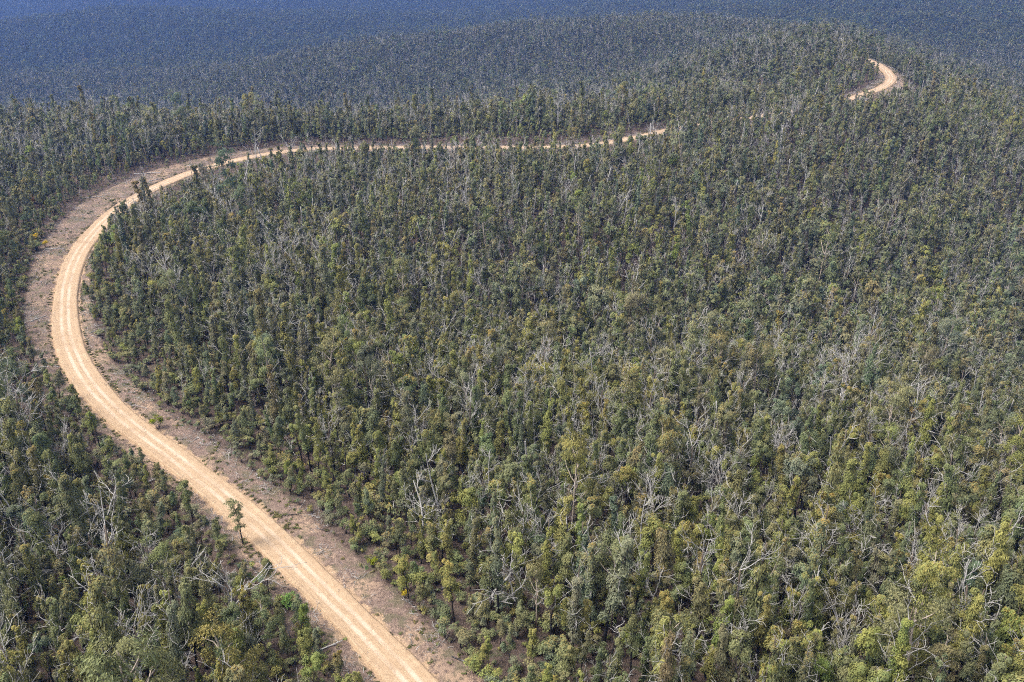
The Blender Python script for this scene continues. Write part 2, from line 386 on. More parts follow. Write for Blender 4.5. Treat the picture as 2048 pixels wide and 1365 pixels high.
def leaves(centers, radii, outward_from, per, lw, R, droop=.9, flat=1.0, tipz=None):
    """hanging leaf sprays around clump centres: V, F, leafv, tip"""
    C = np.repeat(np.asarray(centers, float), per, 0); rad = np.repeat(np.asarray(radii, float), per)
    N = len(C); d = R.normal(0, 1, (N, 3)); d /= np.linalg.norm(d, axis=1)[:, None]
    d[:, 2] = np.where(d[:, 2] < -.35, -d[:, 2] * .6, d[:, 2])                       # clumps are domed, open beneath
    rr = R.random(N) ** .42
    P = C + d * (rad * rr)[:, None] * np.array([1, 1, flat])
    ax = np.asarray(outward_from, float); ref = np.column_stack([np.full(N, ax[0]), np.full(N, ax[1]), np.clip(P[:, 2], ax[2], ax[3] if len(ax) > 3 else ax[2])])
    out = P - ref; out /= np.linalg.norm(out, axis=1)[:, None] + 1e-6
    nrm = d * .35 + out * .8 + np.array([0, 0, .2]) + R.normal(0, .42, (N, 3)); nrm /= np.linalg.norm(nrm, axis=1)[:, None]
    t = np.array([0, 0, -droop]) + R.normal(0, .5, (N, 3)) + out * .3
    t -= nrm * (t * nrm).sum(1)[:, None]; t /= np.linalg.norm(t, axis=1)[:, None] + 1e-6
    b = np.cross(nrm, t); L = lw[0] * R.uniform(.65, 1.35, N); Wd = lw[1] * R.uniform(.65, 1.35, N)
    V = np.empty((N, 4, 3)); V[:, 0] = P - t * (L * .45)[:, None]; V[:, 1] = P + b * (Wd * .5)[:, None]; V[:, 2] = P + t * (L * .55)[:, None]; V[:, 3] = P - b * (Wd * .5)[:, None]
    F = np.arange(N * 4).reshape(N, 4)
    cl = np.repeat(R.random(len(centers)), per) * .6 + R.random(N) * .4
    zt = P[:, 2]; lo, hi = (zt.min(), zt.max()) if tipz is None else tipz
    tip = np.clip((zt - lo) / (hi - lo + 1e-6) * 1.5 - .55, 0, 1) * (R.random(N) < .55) * np.clip(d[:, 2] + .5, 0, 1)
    return V.reshape(-1, 3), F, np.repeat(cl, 4), np.repeat(tip, 4)

def joined(name, wood, woodmat, crown, extra=None):
    """one far tree as one mesh: wood + leaves (+ bare branches)"""
    Vs, F4, F3, C, lv, tp, mi4, mi3 = [], [], [], [], [], [], [], []
    off = 0; mats = []
    for W, mt in [(wood, woodmat)] + ([extra] if extra else []):
        V, F, ch = W.arrays(); Vs.append(V); F4.append(F[0] + off); F3.append(F[1] + off)
        mi4.append(np.full(len(F[0]), len(mats))); mi3.append(np.full(len(F[1]), len(mats))); mats.append(mt)
        C.append(ch); lv.append(np.zeros(len(V))); tp.append(np.zeros(len(V))); off += len(V)
    if crown is not None:
        V, F, l_, t_ = crown; Vs.append(V); F4.append(F + off); mi4.append(np.full(len(F), len(mats))); mats.append(M_LEAF)
        C.append(np.zeros(len(V))); lv.append(l_); tp.append(t_)
    me = mesh_np(name, np.vstack(Vs), [np.vstack(F4), np.vstack(F3)], [('char', np.concatenate(C)), ('leafv', np.concatenate(lv)), ('tip', np.concatenate(tp))], False, mats,
                 np.concatenate(mi4 + mi3))
    return me
def crown_mesh(name, crown):
    V, F, l_, t_ = crown
    return mesh_np(name, V, [F], [('leafv', l_), ('tip', t_)], False, [M_LEAF])

def euc(form, R, lod=0):
    """a eucalypt: (trunk, trunk material, bare branches or None, crown arrays, height)"""
    q = [2.1, .52, .20][lod]; lw = [(.26, .105), (.44, .21), (.78, .42)][lod]; sides = [6, 4, 3][lod]
    T = Wood(); B = Wood(); cen = []; rad = []; mat = M_BARK
    if form == 'column':                                     # regrowth sleeve along a charred stem, dead twigs at the head
        H = R.uniform(9.5, 12.5); lean = R.normal(0, .035, 3); lean[2] = 1
        pts, _ = wander((0, 0, -.4), lean, H + .4, 8, .035, .02, R)
        T.tube(pts, np.linspace(.17, .05, 9), sides, np.clip(1.25 - np.linspace(0, 1, 9) * .9, 0, 1))
        z0 = R.uniform(.16, .34); z1 = R.uniform(.86, .98); Rm = R.uniform(.78, 1.12); nc = 15
        for k in range(nc):
            f = z0 + (z1 - z0) * (k + R.random() * .8) / nc; i = min(int(f * 8), 7); c = pts[i] + (pts[i + 1] - pts[i]) * (f * 8 - i)
            prof_ = math.sin(math.pi * min(1, (f - z0) / (z1 - z0) * .62 + .30)) ** .7
            a = R.uniform(0, 6.28); o = Rm * prof_ * R.uniform(.15, .65)
            cen.append(c + np.array([math.cos(a) * o, math.sin(a) * o, 0])); rad.append(Rm * prof_ * R.uniform(.55, .9))
        for _ in range(R.integers(3, 8)):
            f = R.uniform(.55, 1.0); c = pts[min(int(f * 8), 8)]; a = R.uniform(0, 6.28)
            branchy(B, c, (math.cos(a), math.sin(a), R.uniform(.5, 1.4)), R.uniform(1.4, 2.6), .05, 1 if lod < 2 else 0, R, 3)
        per = int(130 * q)
    elif form == 'dome':                                      # young round-headed tree
        H = R.uniform(6.6, 9.2); pts, _ = wander((0, 0, -.4), (R.normal(0, .05), R.normal(0, .05), 1), H * .85, 6, .05, .02, R)
        T.tube(pts, np.linspace(.12, .03, 7), sides, np.linspace(1.1, .35, 7))
        Rm = R.uniform(.95, 1.35); zc = H * .62; rz = H * .40; nc = 15
        for k in range(nc):
            th = R.uniform(0, 6.28); cz = R.uniform(-.75, .95); rr_ = math.sqrt(max(0, 1 - cz * cz)) * (1 - .25 * max(cz, 0))
            cen.append(np.array([math.cos(th) * rr_ * Rm * .62, math.sin(th) * rr_ * Rm * .62, zc + cz * rz * .72]) + pts[-1] * np.array([1, 1, 0])); rad.append(Rm * R.uniform(.50, .70) * (1 - .25 * max(cz, 0)))
        for k in range(4):
            c = cen[R.integers(0, nc)]; p = pts[3]; T.tube([p, (p + c) / 2 + R.normal(0, .1, 3), c], [.045, .035, .02], 3, [.6, .4, .3])
        per = int(125 * q)
    elif form == 'cluster':                                   # several heads on a forked stem
        H = R.uniform(8.5, 11.5); pts, _ = wander((0, 0, -.4), (R.normal(0, .06), R.normal(0, .06), 1), H * .6, 6, .06, .02, R)
        T.tube(pts, np.linspace(.17, .09, 7), sides, np.linspace(1.2, .5, 7)); heads = R.integers(4, 7)
        for k in range(heads):
            a = k * 6.28 / heads + R.uniform(-.5, .5); p = pts[R.integers(3, 7)]; hz = H * R.uniform(.62, .96); o = R.uniform(.4, 1.15)
            c = np.array([p[0] + math.cos(a) * o, p[1] + math.sin(a) * o, hz]); T.tube([p, p * .45 + c * .55 + R.normal(0, .12, 3), c], [.07, .05, .02], 3, [.5, .3, .1])
            hr = R.uniform(.55, .8)
            for _ in range(4):
                cen.append(c + R.normal(0, .33, 3) * hr + np.array([0, 0, -R.uniform(0, 1.1)])); rad.append(hr * R.uniform(.6, .85))
        for _ in range(R.integers(1, 4)):
            a = R.uniform(0, 6.28); branchy(B, pts[-1], (math.cos(a), math.sin(a), 1.2), R.uniform(1.8, 3.2), .05, 1 if lod < 2 else 0, R, 3)
        per = int(85 * q)
    elif form == 'tall':                                      # mature pale-stemmed tree with an open crown
        H = R.uniform(13, 16); pts, _ = wander((0, 0, -.4), (R.normal(0, .06), R.normal(0, .06), 1), H * .8, 9, .035, .03, R); mat = M_PALE
        T.tube(pts, np.linspace(.19, .06, 10), sides + 1, np.clip(1.3 - np.linspace(0, 1, 10) * 2.4, 0, 1))
        for k in range(9):
            a = R.uniform(0, 6.28); i = R.integers(4, 9); p = pts[i]; ln = R.uniform(1.6, 3.4)
            lp, _ = wander(p, (math.cos(a), math.sin(a), R.uniform(.5, 1.3)), ln, 4, .18, .08, R); T.tube(lp, np.linspace(.09, .03, 5), 4, np.zeros(5))
            for _ in range(3):
                cen.append(lp[-1] + R.normal(0, .4, 3)); rad.append(R.uniform(.55, .95))
        for _ in range(4): cen.append(pts[-1] + R.normal(0, .6, 3)); rad.append(R.uniform(.6, .9))
        for _ in range(3):
            a = R.uniform(0, 6.28); branchy(B, pts[R.integers(3, 8)], (math.cos(a), math.sin(a), .8), R.uniform(1.8, 3.4), .055, 1 if lod < 2 else 0, R, 3)
        per = int(70 * q)
    elif form == 'ragged':                                    # half-dead: bare grey limbs among thin foliage
        H = R.uniform(9, 13); pts, _ = wander((0, 0, -.4), (R.normal(0, .07), R.normal(0, .07), 1), H * .75, 7, .08, .02, R)
        T.tube(pts, np.linspace(.19, .08, 8), sides, np.clip(1.2 - np.linspace(0, 1, 8) * 1.0, 0, 1))
        for k in range(8):
            a = R.uniform(0, 6.28); p = pts[R.integers(3, 8)]
            branchy(B, p, (math.cos(a), math.sin(a), R.uniform(.8, 2.0)), R.uniform(1.8, 3.4), .05, 2 if lod == 0 else 1, R, 4, .16, .08)
            if k < 7:
                f = R.uniform(.25, .85); i = int(f * 7); cen.append(pts[i] + R.normal(0, .45, 3)); rad.append(R.uniform(.5, .85))
        per = int(110 * q)
    if form in ('column', 'dome'):
        tp_ = max(cen, key=lambda c_: c_[2])
        for _ in range(3): cen.append(tp_ + np.array([R.normal(0, .35), R.normal(0, .35), R.uniform(.25, .75)])); rad.append(R.uniform(.18, .34))
    cz = np.array(cen)[:, 2]; crown = leaves(cen, rad, (np.mean(np.array(cen)[:, 0]), np.mean(np.array(cen)[:, 1]), cz.min(), max(cz.min(), cz.max() - .9)), max(per, 8), lw, R, 1.3, 1.45 if form in ('column', 'dome') else 1.1)
    return T, mat, (B if B.n else None), crown, H

def dead_tree(form, R, lod=0):
    """a leafless tree: (trunk, branches, height)"""
    T = Wood(); B = Wood(); sides = 6 if lod == 0 else 4; dp = 2 if lod == 0 else 1
    if form == 'spreading':
        H = R.uniform(8.5, 11); pts, _ = wander((0, 0, -.4), (R.normal(0, .12), R.normal(0, .12), 1), H * .45, 5, .08, .02, R)
        T.tube(pts, np.linspace(.17, .10, 6), sides, np.linspace(1.1, .2, 6))
        for k in range(R.integers(5, 8)):
            a = R.uniform(0, 6.28); sp = R.uniform(.25, .7)
            branchy(B, pts[R.integers(3, 6)], (math.cos(a) * sp, math.sin(a) * sp, 1), H * R.uniform(.38, .58), .06, dp, R, 4, .13, .11, (2, 3))
    elif form == 'spire':
        H = R.uniform(11, 15); pts, _ = wander((0, 0, -.4), (R.normal(0, .06), R.normal(0, .06), 1), H, 9, .06, .02, R)
        T.tube(pts, np.linspace(.17, .045, 10), sides, np.clip(1.3 - np.linspace(0, 1, 10) * 1.7, 0, 1))
        for k in range(9):
            a = R.uniform(0, 6.28); i = R.integers(4, 9)
            branchy(B, pts[i], (math.cos(a), math.sin(a), R.uniform(.5, 1.2)), R.uniform(1.5, 3.4), .045, dp - 1 if k % 2 else dp, R, 4, .16, .10, (2, 3))
    elif form == 'fork':
        H = R.uniform(8, 11); pts, _ = wander((0, 0, -.4), (R.normal(0, .1), R.normal(0, .1), 1), H * .4, 4, .08, .02, R)
        T.tube(pts, np.linspace(.19, .13, 5), sides, np.linspace(1.2, .55, 5))
        for k in range(3):
            a = k * 2.1 + R.uniform(-.4, .4)
            branchy(B, pts[-1], (math.cos(a) * .6, math.sin(a) * .6, 1), H * R.uniform(.45, .6), .08, dp, R, 5, .18, .06, (2, 4))
    elif form == 'twisted':
        H = R.uniform(6.5, 9); pts, _ = wander((0, 0, -.4), (R.normal(0, .2), R.normal(0, .2), 1), H * .6, 6, .2, .03, R)
        T.tube(pts, np.linspace(.16, .09, 7), sides, np.linspace(1.0, .1, 7))
        for k in range(6):
            a = R.uniform(0, 6.28)
            branchy(B, pts[R.integers(2, 7)], (math.cos(a), math.sin(a), R.uniform(.1, 1.1)), H * R.uniform(.3, .5), .055, dp, R, 4, .30, .06, (2, 3))
    elif form == 'snag':                                      # broken pole with stubs
        H = R.uniform(8, 12); pts, _ = wander((0, 0, -.4), (R.normal(0, .07), R.normal(0, .07), 1), H, 8, .07, .02, R)
        T.tube(pts, np.linspace(.20, .10, 9), sides, np.clip(.9 - np.linspace(0, 1, 9) * 2.5, 0, 1))
        for k in range(4):
            a = R.uniform(0, 6.28); branchy(B, pts[R.integers(3, 8)], (math.cos(a), math.sin(a), R.uniform(.3, 1)), R.uniform(.8, 1.9), .06, 0 if k < 3 else 1, R, 4)
    elif form == 'charred':                                   # black burnt pole, pale at the very tips
        H = R.uniform(8, 12); pts, _ = wander((0, 0, -.4), (R.normal(0, .05), R.normal(0, .05), 1), H, 8, .05, .02, R)
        T.tube(pts, np.linspace(.19, .06, 9), sides, np.full(9, 1.2))
        for k in range(5):
            a = R.uniform(0, 6.28); branchy(B, pts[R.integers(4, 9)], (math.cos(a), math.sin(a), R.uniform(.5, 1.2)), R.uniform(1.0, 2.2), .06, 1, R, 4, .22, .05, (1, 2), 1.1 if k < 3 else .2)
    return T, B, H

def shrub(R, lod=0):
    H = R.uniform(1.8, 3.2); cen = []; rad = []; S = Wood()
    for k in range(R.integers(5, 9)):
        a = R.uniform(0, 6.28); o = R.uniform(.1, .85); c = np.array([math.cos(a) * o, math.sin(a) * o, H * R.uniform(.35, .85)])
        cen.append(c); rad.append(R.uniform(.38, .7)); S.tube([(0, 0, -.2), c * .55 + R.normal(0, .06, 3), c], [.05, .035, .015], 3, [.9, .6, .4])
    return S, leaves(cen, rad, (0, 0, H * .35), 150 if lod == 0 else 60, (.22, .09) if lod == 0 else (.34, .15), R), H

# ------------------------------------------------------------------ kinds, prototypes
EUC_FORMS = ['column'] * 5 + ['dome'] * 5 + ['cluster'] * 4 + ['tall'] * 2 + ['ragged'] * 4
DEAD_FORMS = ['spreading'] * 3 + ['spire'] * 3 + ['fork'] * 3 + ['twisted'] * 3 + ['snag'] * 2 + ['charred'] * 3
def proto_collection(name, meshes):
    c = bpy.data.collections.new(name)
    for k, me in enumerate(meshes):
        o = bpy.data.objects.new('%s_%02d' % (name, k), me); o['tint'] = (.08, .09, .04); o['tipf'] = .3; c.objects.link(o)
    return c
EUC = []
for k, f in enumerate(EUC_FORMS):
    R = np.random.default_rng(100 + k); T, mt, B, cr, H = euc(f, R)
    EUC.append(dict(form=f, H=H, trunk=T.mesh('trunk', mt), branch=B.mesh('bare_branches', M_DEAD) if B else None, crown=crown_mesh('crown', cr), joined=joined('tree', T, mt, cr, (B, M_DEAD) if B else None)))
MID = []; FAR = []
for k, f in enumerate(EUC_FORMS):
    R = np.random.default_rng(100 + k); T, mt, B, cr, H = euc(f, R, 1); MID.append(joined('tree', T, mt, cr, (B, M_DEAD) if B else None))
DEADP = []
for k, f in enumerate(DEAD_FORMS):
    R = np.random.default_rng(300 + k); T, B, H = dead_tree(f, R)
    DEADP.append(dict(form=f, H=H, trunk=T.mesh('trunk', M_DEAD), branch=B.mesh('branches', M_DEAD), joined=joined('dead', T, M_DEAD, None, (B, M_DEAD))))
SHR = []
for k in range(10):
    R = np.random.default_rng(500 + k); S, cr, H = shrub(R)
    R = np.random.default_rng(500 + k); S2, cr2, _ = shrub(R, 1); SHR.append(dict(H=H, stem=S.mesh('stems', M_BARK), crown=crown_mesh('foliage', cr), joined=joined('shrub', S2, M_BARK, cr2)))
def grove(R, n, size):
    """a far patch of forest canopy: several whole low-detail trees"""
    allm = []; V = []; F4 = []; F3 = []; C = []; lv = []; tp = []; m4 = []; m3 = []; off = 0
    mats = [M_BARK, M_LEAF, M_DEAD]
    for k in range(n):
        o = np.array([R.uniform(-size, size), R.uniform(-size, size), R.uniform(-.8, .3)]); sc = R.uniform(.8, 1.25)
        if R.random() < .08:
            T, B, H = dead_tree(['spire', 'spreading', 'fork'][R.integers(0, 3)], R, 1); items = [(T, 2), (B, 2)]; cr = None
        else:
            T, mt, B, cr, H = euc(['column', 'dome', 'cluster', 'tall', 'column'][R.integers(0, 5)], R, 2); items = [(T, 0)] + ([(B, 2)] if B and R.random() < .25 else [])
        for W, mi in items:
            v, F, ch = W.arrays(); V.append(v * sc + o); F4.append(F[0] + off); F3.append(F[1] + off); m4.append(np.full(len(F[0]), mi)); m3.append(np.full(len(F[1]), mi))
            C.append(ch); lv.append(np.zeros(len(v))); tp.append(np.zeros(len(v))); off += len(v)
        if cr is not None:
            v, F, l_, t_ = cr; V.append(v * sc + o); F4.append(F + off); m4.append(np.full(len(F), 1)); C.append(np.zeros(len(v))); lv.append(np.clip(l_ + R.uniform(-.4, .4), 0, 1)); tp.append(t_ * (R.random() < .4)); off += len(v)
    return mesh_np('grove', np.vstack(V), [np.vstack(F4), np.vstack(F3)], [('char', np.concatenate(C)), ('leafv', np.concatenate(lv)), ('tip', np.concatenate(tp))], False, mats, np.concatenate(m4 + m3))
GROVES = [grove(np.random.default_rng(700 + k), 14, 7.0) for k in range(6)]

# ------------------------------------------------------------------ scatter
def scatter(spacing, d0, d1, margin=.10, seed=0, side=14):
    """jittered points inside the view's wedge between depths d0 and d1"""
    R = np.random.default_rng(seed); k = 1024 / FPX
    ys = np.arange(30, d1 * 1.10, spacing); out = []
    for y in ys:
        hw = y * 1.08 * k * (1 + margin) + side
        xs = np.arange(-hw, hw, spacing); out.append(np.stack([xs, np.full(len(xs), y)], 1))
    P = np.vstack(out); P += R.uniform(-.48, .48, P.shape) * spacing
    z = grid_z(P[:, 0], P[:, 1]); P3 = np.column_stack([P, z])
    u, v, D = project(P3)
    ok = (D > d0) & (D <= d1) & (u > -1024 * margin - side * FPX / D) & (u < 2048 + 1024 * margin + side * FPX / D) & (v < 1365 + 900)
    return P3[ok], D[ok], u[ok], v[ok], R
def clear_of_road(P, pad):
    j, d = road_dist(P[:, 0], P[:, 1]); w = np.where(d > 0, VLs[j], VRs[j]); return np.abs(d) - HALF - w - pad

PALETTE = [('olive', (.080, .090, .045)), ('yellow-green', (.116, .120, .036)), ('grey-green', (.084, .090, .064)), ('dull green', (.064, .076, .042)), ('blue-green', (.056, .078, .060)), ('bronze-green', (.094, .088, .048)), ('lime green', (.105, .130, .032))]
PCOL = np.array([c for _, c in PALETTE]) * 2.1
PCOL = PCOL * .62 + PCOL[[0]] * .38
def pick_tints(P, R):
    """species patches, plus sun on the spur and shade on left and hills painted in; greyer near the verge and in the gullies"""
    n = len(P); nz = fbm(P[:, 0] / 45, P[:, 1] / 45, 77, 3); u, v, D = project(P)
    warm = np.clip((nz - .45) * 3 + .55 * np.exp(-((P[:, 1] - 150) / 60) ** 2) * (P[:, 0] > -40) * 1.6, 0, 1)  # band on the spur: sun through a cloud gap painted as yellower leaves
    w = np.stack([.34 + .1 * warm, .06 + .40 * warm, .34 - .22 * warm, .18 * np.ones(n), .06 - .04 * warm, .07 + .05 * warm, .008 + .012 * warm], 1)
    left = (.6 * sstep(-45, -60, P[:, 0] + (P[:, 1] - 90) * .55) * (P[:, 1] < 230))[:, None]; w = w * (1 - left) + left * np.array([[.30, .08, .10, .40, .06, .05, .01]])  # near left: its shade put into the tint as a duller mix
    gully = (.75 * sstep(-9, -19, P[:, 2]) * (P[:, 1] < 430))[:, None]; w = w * (1 - gully) + gully * np.array([[.24, .05, .22, .34, .12, .03, .004]])
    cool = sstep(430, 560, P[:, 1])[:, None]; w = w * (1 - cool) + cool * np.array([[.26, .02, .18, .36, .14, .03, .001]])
    w = np.maximum(w, .004); w /= w.sum(1)[:, None]; c = (w.cumsum(1) < R.random(n)[:, None]).sum(1)
    c = np.clip(c, 0, 6); col = PCOL[c] * R.uniform(.84, 1.16, (n, 1)) * (1 + R.normal(0, .04, (n, 3)))
    col = col * (1 - .22 * cool)                                # cloud shade on the hills behind, put into the leaf colour
    return c, np.clip(col, .01, .45), np.clip(R.normal(.28, .3, n), 0, .95) * (1 - .7 * cool[:, 0])

def gn_scatter(name, protos, P, rotz, scale, variant, tint=None, tipf=None, tilt=None):
    """one object of instanced plants on its own points"""
    me = bpy.data.meshes.new(name); me.vertices.add(len(P)); me.vertices.foreach_set('co', np.asarray(P, np.float32).ravel())
    def att(nm, typ, key, val):
        a = me.attributes.new(nm, typ, 'POINT'); a.data.foreach_set(key, np.ascontiguousarray(val).ravel())
    rot = np.zeros((len(P), 3), np.float32); rot[:, 2] = rotz
    if tilt is not None: rot[:, :2] = tilt
    att('rot', 'FLOAT_VECTOR', 'vector', rot); att('scl', 'FLOAT_VECTOR', 'vector', np.asarray(scale, np.float32)); att('variant', 'INT', 'value', np.asarray(variant, np.int32))
    if tint is not None: att('tint', 'FLOAT_COLOR', 'color', np.column_stack([tint, np.ones(len(P))]).astype(np.float32))
    if tipf is not None: att('tipf', 'FLOAT', 'value', np.asarray(tipf, np.float32))
    o = link(bpy.data.objects.new(name, me)); o['kind'] = 'stuff'
    ng = bpy.data.node_groups.new(name + '_nodes', 'GeometryNodeTree')
    ng.interface.new_socket('Geometry', in_out='INPUT', socket_type='NodeSocketGeometry'); ng.interface.new_socket('Geometry', in_out='OUTPUT', socket_type='NodeSocketGeometry')
    N = ng.nodes; L = ng.links; gi = N.new('NodeGroupInput'); go = N.new('NodeGroupOutput'); ip = N.new('GeometryNodeInstanceOnPoints'); ci = N.new('GeometryNodeCollectionInfo')
    ci.inputs['Collection'].default_value = protos; ci.inputs['Separate Children'].default_value = True; ci.inputs['Reset Children'].default_value = True
    ip.inputs['Pick Instance'].default_value = True
    def na(nm, typ):
        q = N.new('GeometryNodeInputNamedAttribute'); q.data_type = typ; q.inputs['Name'].default_value = nm; return q.outputs['Attribute']
    L.new(gi.outputs[0], ip.inputs['Points']); L.new(ci.outputs[0], ip.inputs['Instance']); L.new(na('variant', 'INT'), ip.inputs['Instance Index'])
    L.new(na('rot', 'FLOAT_VECTOR'), ip.inputs['Rotation']); L.new(na('scl', 'FLOAT_VECTOR'), ip.inputs['Scale']); L.new(ip.outputs[0], go.inputs[0])
    md = o.modifiers.new('plants', 'NODES'); md.node_group = ng
    return o

C_EUC = proto_collection('eucalypt_kinds', [e['joined'] for e in EUC]); C_MID = proto_collection('mid_kinds', MID)
C_DEAD = proto_collection('dead_kinds', [e['joined'] for e in DEADP]); C_SHR = proto_collection('shrub_kinds', [e['joined'] for e in SHR]); C_GRV = proto_collection('grove_kinds', GROVES)
FORM_IDX = {f: [i for i, g in enumerate(EUC_FORMS) if g == f] for f in set(EUC_FORMS)}
DFORM_IDX = {f: [i for i, g in enumerate(DEAD_FORMS) if g == f] for f in set(DEAD_FORMS)}

def tree_layer(spacing, d0, d1, seed):
    P, D, u, v, R = scatter(spacing, d0, d1, seed=seed)
    gap = clear_of_road(P, 0); keep = (gap > .3) & (R.random(len(P)) > .12 * (gap < 12))
    thin = fbm(P[:, 0] / 18, P[:, 1] / 18, 201, 2); keep &= R.random(len(P)) < np.clip(1.75 - thin * 1.4, .5, 1)
    _j, _d = road_dist(P[:, 0], P[:, 1]); keep &= ~((_d < 0) & (D > 262) & (P[:, 0] < 62) & (gap < 3.0))
    P, D, u, v, gap = P[keep], D[keep], u[keep], v[keep], gap[keep]; n = len(P)
    edge = sstep(0, 16, gap)
    forms = np.array(['column', 'dome', 'cluster', 'tall', 'ragged']); pr = np.array([.41, .36, .12, .03, .08])
    c = (pr.cumsum()[None] < R.random(n)[:, None]).sum(1).clip(0, 4)
    c = np.where((edge < .35), 1, c)
    fi = np.array([R.choice(FORM_IDX[f]) for f in forms[c]])
    sc = (.58 + .46 * edge) * np.clip(R.normal(.94, .21, n), .45, 1.6) * np.where(R.random(n) < .03, 1.3, 1) * (.80 + .40 * fbm(P[:, 0] / 26, P[:, 1] / 26, 88, 2))
    jj_, dd_ = road_dist(P[:, 0], P[:, 1]); low = (dd_ < 0) & (D > 262) & ((P[:, 0] < 62) | (P[:, 0] > 150))
    sc = np.where(low, sc / (.58 + .46 * edge) * (.22 + .80 * sstep(0, 28, gap)), sc)
    sc *= 1 + .16 * sstep(-10, -20, P[:, 2]) * (P[:, 1] < 430)
    sc *= np.where((u < 600) & (v > 820) & (gap > 10), 1.06, 1.0)           # older stand on the near left
    scale = np.column_stack([sc * R.uniform(.82, 1.12, n), sc * R.uniform(.82, 1.12, n), sc * R.uniform(.95, 1.2, n)])
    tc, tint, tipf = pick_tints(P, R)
    tilt = R.normal(0, .045, (n, 2))
    return dict(P=P, D=D, u=u, v=v, gap=gap, fi=fi, scale=scale, rot=R.uniform(0, 6.28, n), tc=tc, tint=tint, tipf=tipf, tilt=tilt)
def subset(d, m): return {k: x[m] for k, x in d.items()}
near = tree_layer(2.75, 70, 250, 1); mid = tree_layer(2.95, 250, 470, 2)
def dead_layer(spacing, d0, d1, seed, upright=False):
    P, D, u, v, R = scatter(spacing, d0, d1, seed=seed); gap = clear_of_road(P, 0); keep = (gap > 2.5)
    dn = fbm(P[:, 0] / 35, P[:, 1] / 35, 55, 2); keep &= R.random(len(P)) < np.clip((dn - .34) * 3.2, .10, 1)
    P, D, u, v, gap = P[keep], D[keep], u[keep], v[keep], gap[keep]; n = len(P)
    fi = R.integers(0, len(DEAD_FORMS), n)
    if upright: fi = np.where(R.random(n) < .5, R.choice(DFORM_IDX['spire'] + DFORM_IDX['snag'], n), fi)
    sc = np.clip(R.normal(.98, .18, n), .55, 1.5) * (.62 + .38 * sstep(0, 20, gap))
    return dict(P=P, D=D, u=u, v=v, gap=gap, fi=fi, scale=np.column_stack([sc, sc, sc]), rot=R.uniform(0, 6.28, n), tilt=R.normal(0, .07, (n, 2)))
dead = dead_layer(10.2, 70, 165, 3); _d2 = dead_layer(7.0, 165, 470, 6, True); dead = {k: np.concatenate([dead[k], _d2[k]]) for k in dead}
def shrub_layer(spacing, d0, d1, seed):
    P, D, u, v, R = scatter(spacing, d0, d1, seed=seed); gap = clear_of_road(P, 0); keep = (gap > -.2) & (R.random(len(P)) < np.where(gap < 5, .97, .9))
    P, D, u, v, gap = P[keep], D[keep], u[keep], v[keep], gap[keep]; n = len(P)
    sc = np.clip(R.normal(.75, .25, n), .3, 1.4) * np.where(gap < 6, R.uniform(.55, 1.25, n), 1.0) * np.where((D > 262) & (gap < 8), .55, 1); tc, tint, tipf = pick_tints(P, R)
    return dict(P=P, D=D, u=u, v=v, gap=gap, fi=R.integers(0, 10, n), scale=np.column_stack([sc * 1.1, sc * 1.1, sc * R.uniform(.8, 1.2, n)]), rot=R.uniform(0, 6.28, n), tilt=R.normal(0, .05, (n, 2)), tc=tc, tint=tint, tipf=tipf)
shr = shrub_layer(1.75, 70, 250, 4); _s2 = shrub_layer(2.9, 250, 430, 5); shr = {k: np.concatenate([shr[k], _s2[k]]) for k in shr}

# ------------------------------------------------------------------ single things
def tag(o, label, cat, group=None):
    o['label'] = label; o['category'] = cat
    if group: o['group'] = group
def thing(name, loc, rotz=0, scale=(1, 1, 1), tilt=(0, 0)):
    o = bpy.data.objects.new(name, None); o.empty_display_size = .5
    o.location = loc; o.rotation_euler = (tilt[0], tilt[1], rotz); o.scale = scale
    return link(o)
def part(name, me, parent): return link(bpy.data.objects.new(name, me), parent)
def visible(d, H):
    top = d['P'].copy(); top[:, 2] += H * d['scale'][:, 2]; tu, tv, _ = project(top)
    inside = (tu > 6) & (tu < 2042) & (tv < 1350) & (d['v'] > 8)
    return inside, np.abs(d['v'] - tv), tu, tv
def across(tu):
    return ['left edge', 'far left', 'left', 'left of centre', 'right of centre', 'right', 'far right', 'right edge'][int(np.clip(tu / 256, 0, 7))]
def upness(tv):
    e = ['along bottom edge', 'just above bottom edge', 'low down', 'below mid-height', 'mid-height', 'upper half', 'near top']
    return e[sum(int(tv < q) for q in (1290, 1210, 1110, 960, 620, 330))]
SIDE = lambda d_: 'left of the road' if d_ > 0 else 'right of the road'
ORD = ['leftmost'] + ['%s from left' % w for w in 'second third fourth fifth sixth seventh eighth ninth tenth eleventh twelfth thirteenth fourteenth fifteenth sixteenth seventeenth eighteenth nineteenth twentieth'.split()]
def finish_labels(rec):
    """rec: list of (object, look, place, screen x, category, group). Adds an order from the left only where look and place coincide."""
    by = {}
    for r in rec: by.setdefault((r[1], r[2]), []).append(r)
    for (look, place), rs in by.items():
        rs.sort(key=lambda r: r[3])
        for k, r in enumerate(rs):
            lab = '%s %s' % (look, place) if len(rs) == 1 else '%s %s, %s' % (look, place, ORD[min(k, 19)])
            tag(r[0], lab, r[4], r[5])
FORMW = {'column': 'columnar', 'dome': 'round-topped', 'cluster': 'many-headed', 'tall': 'pale-stemmed', 'ragged': 'ragged half-bare'}
def place_of(d, k, tu, tv):
    return '%s, %s' % (upness(tv[k]), across(tu[k]))

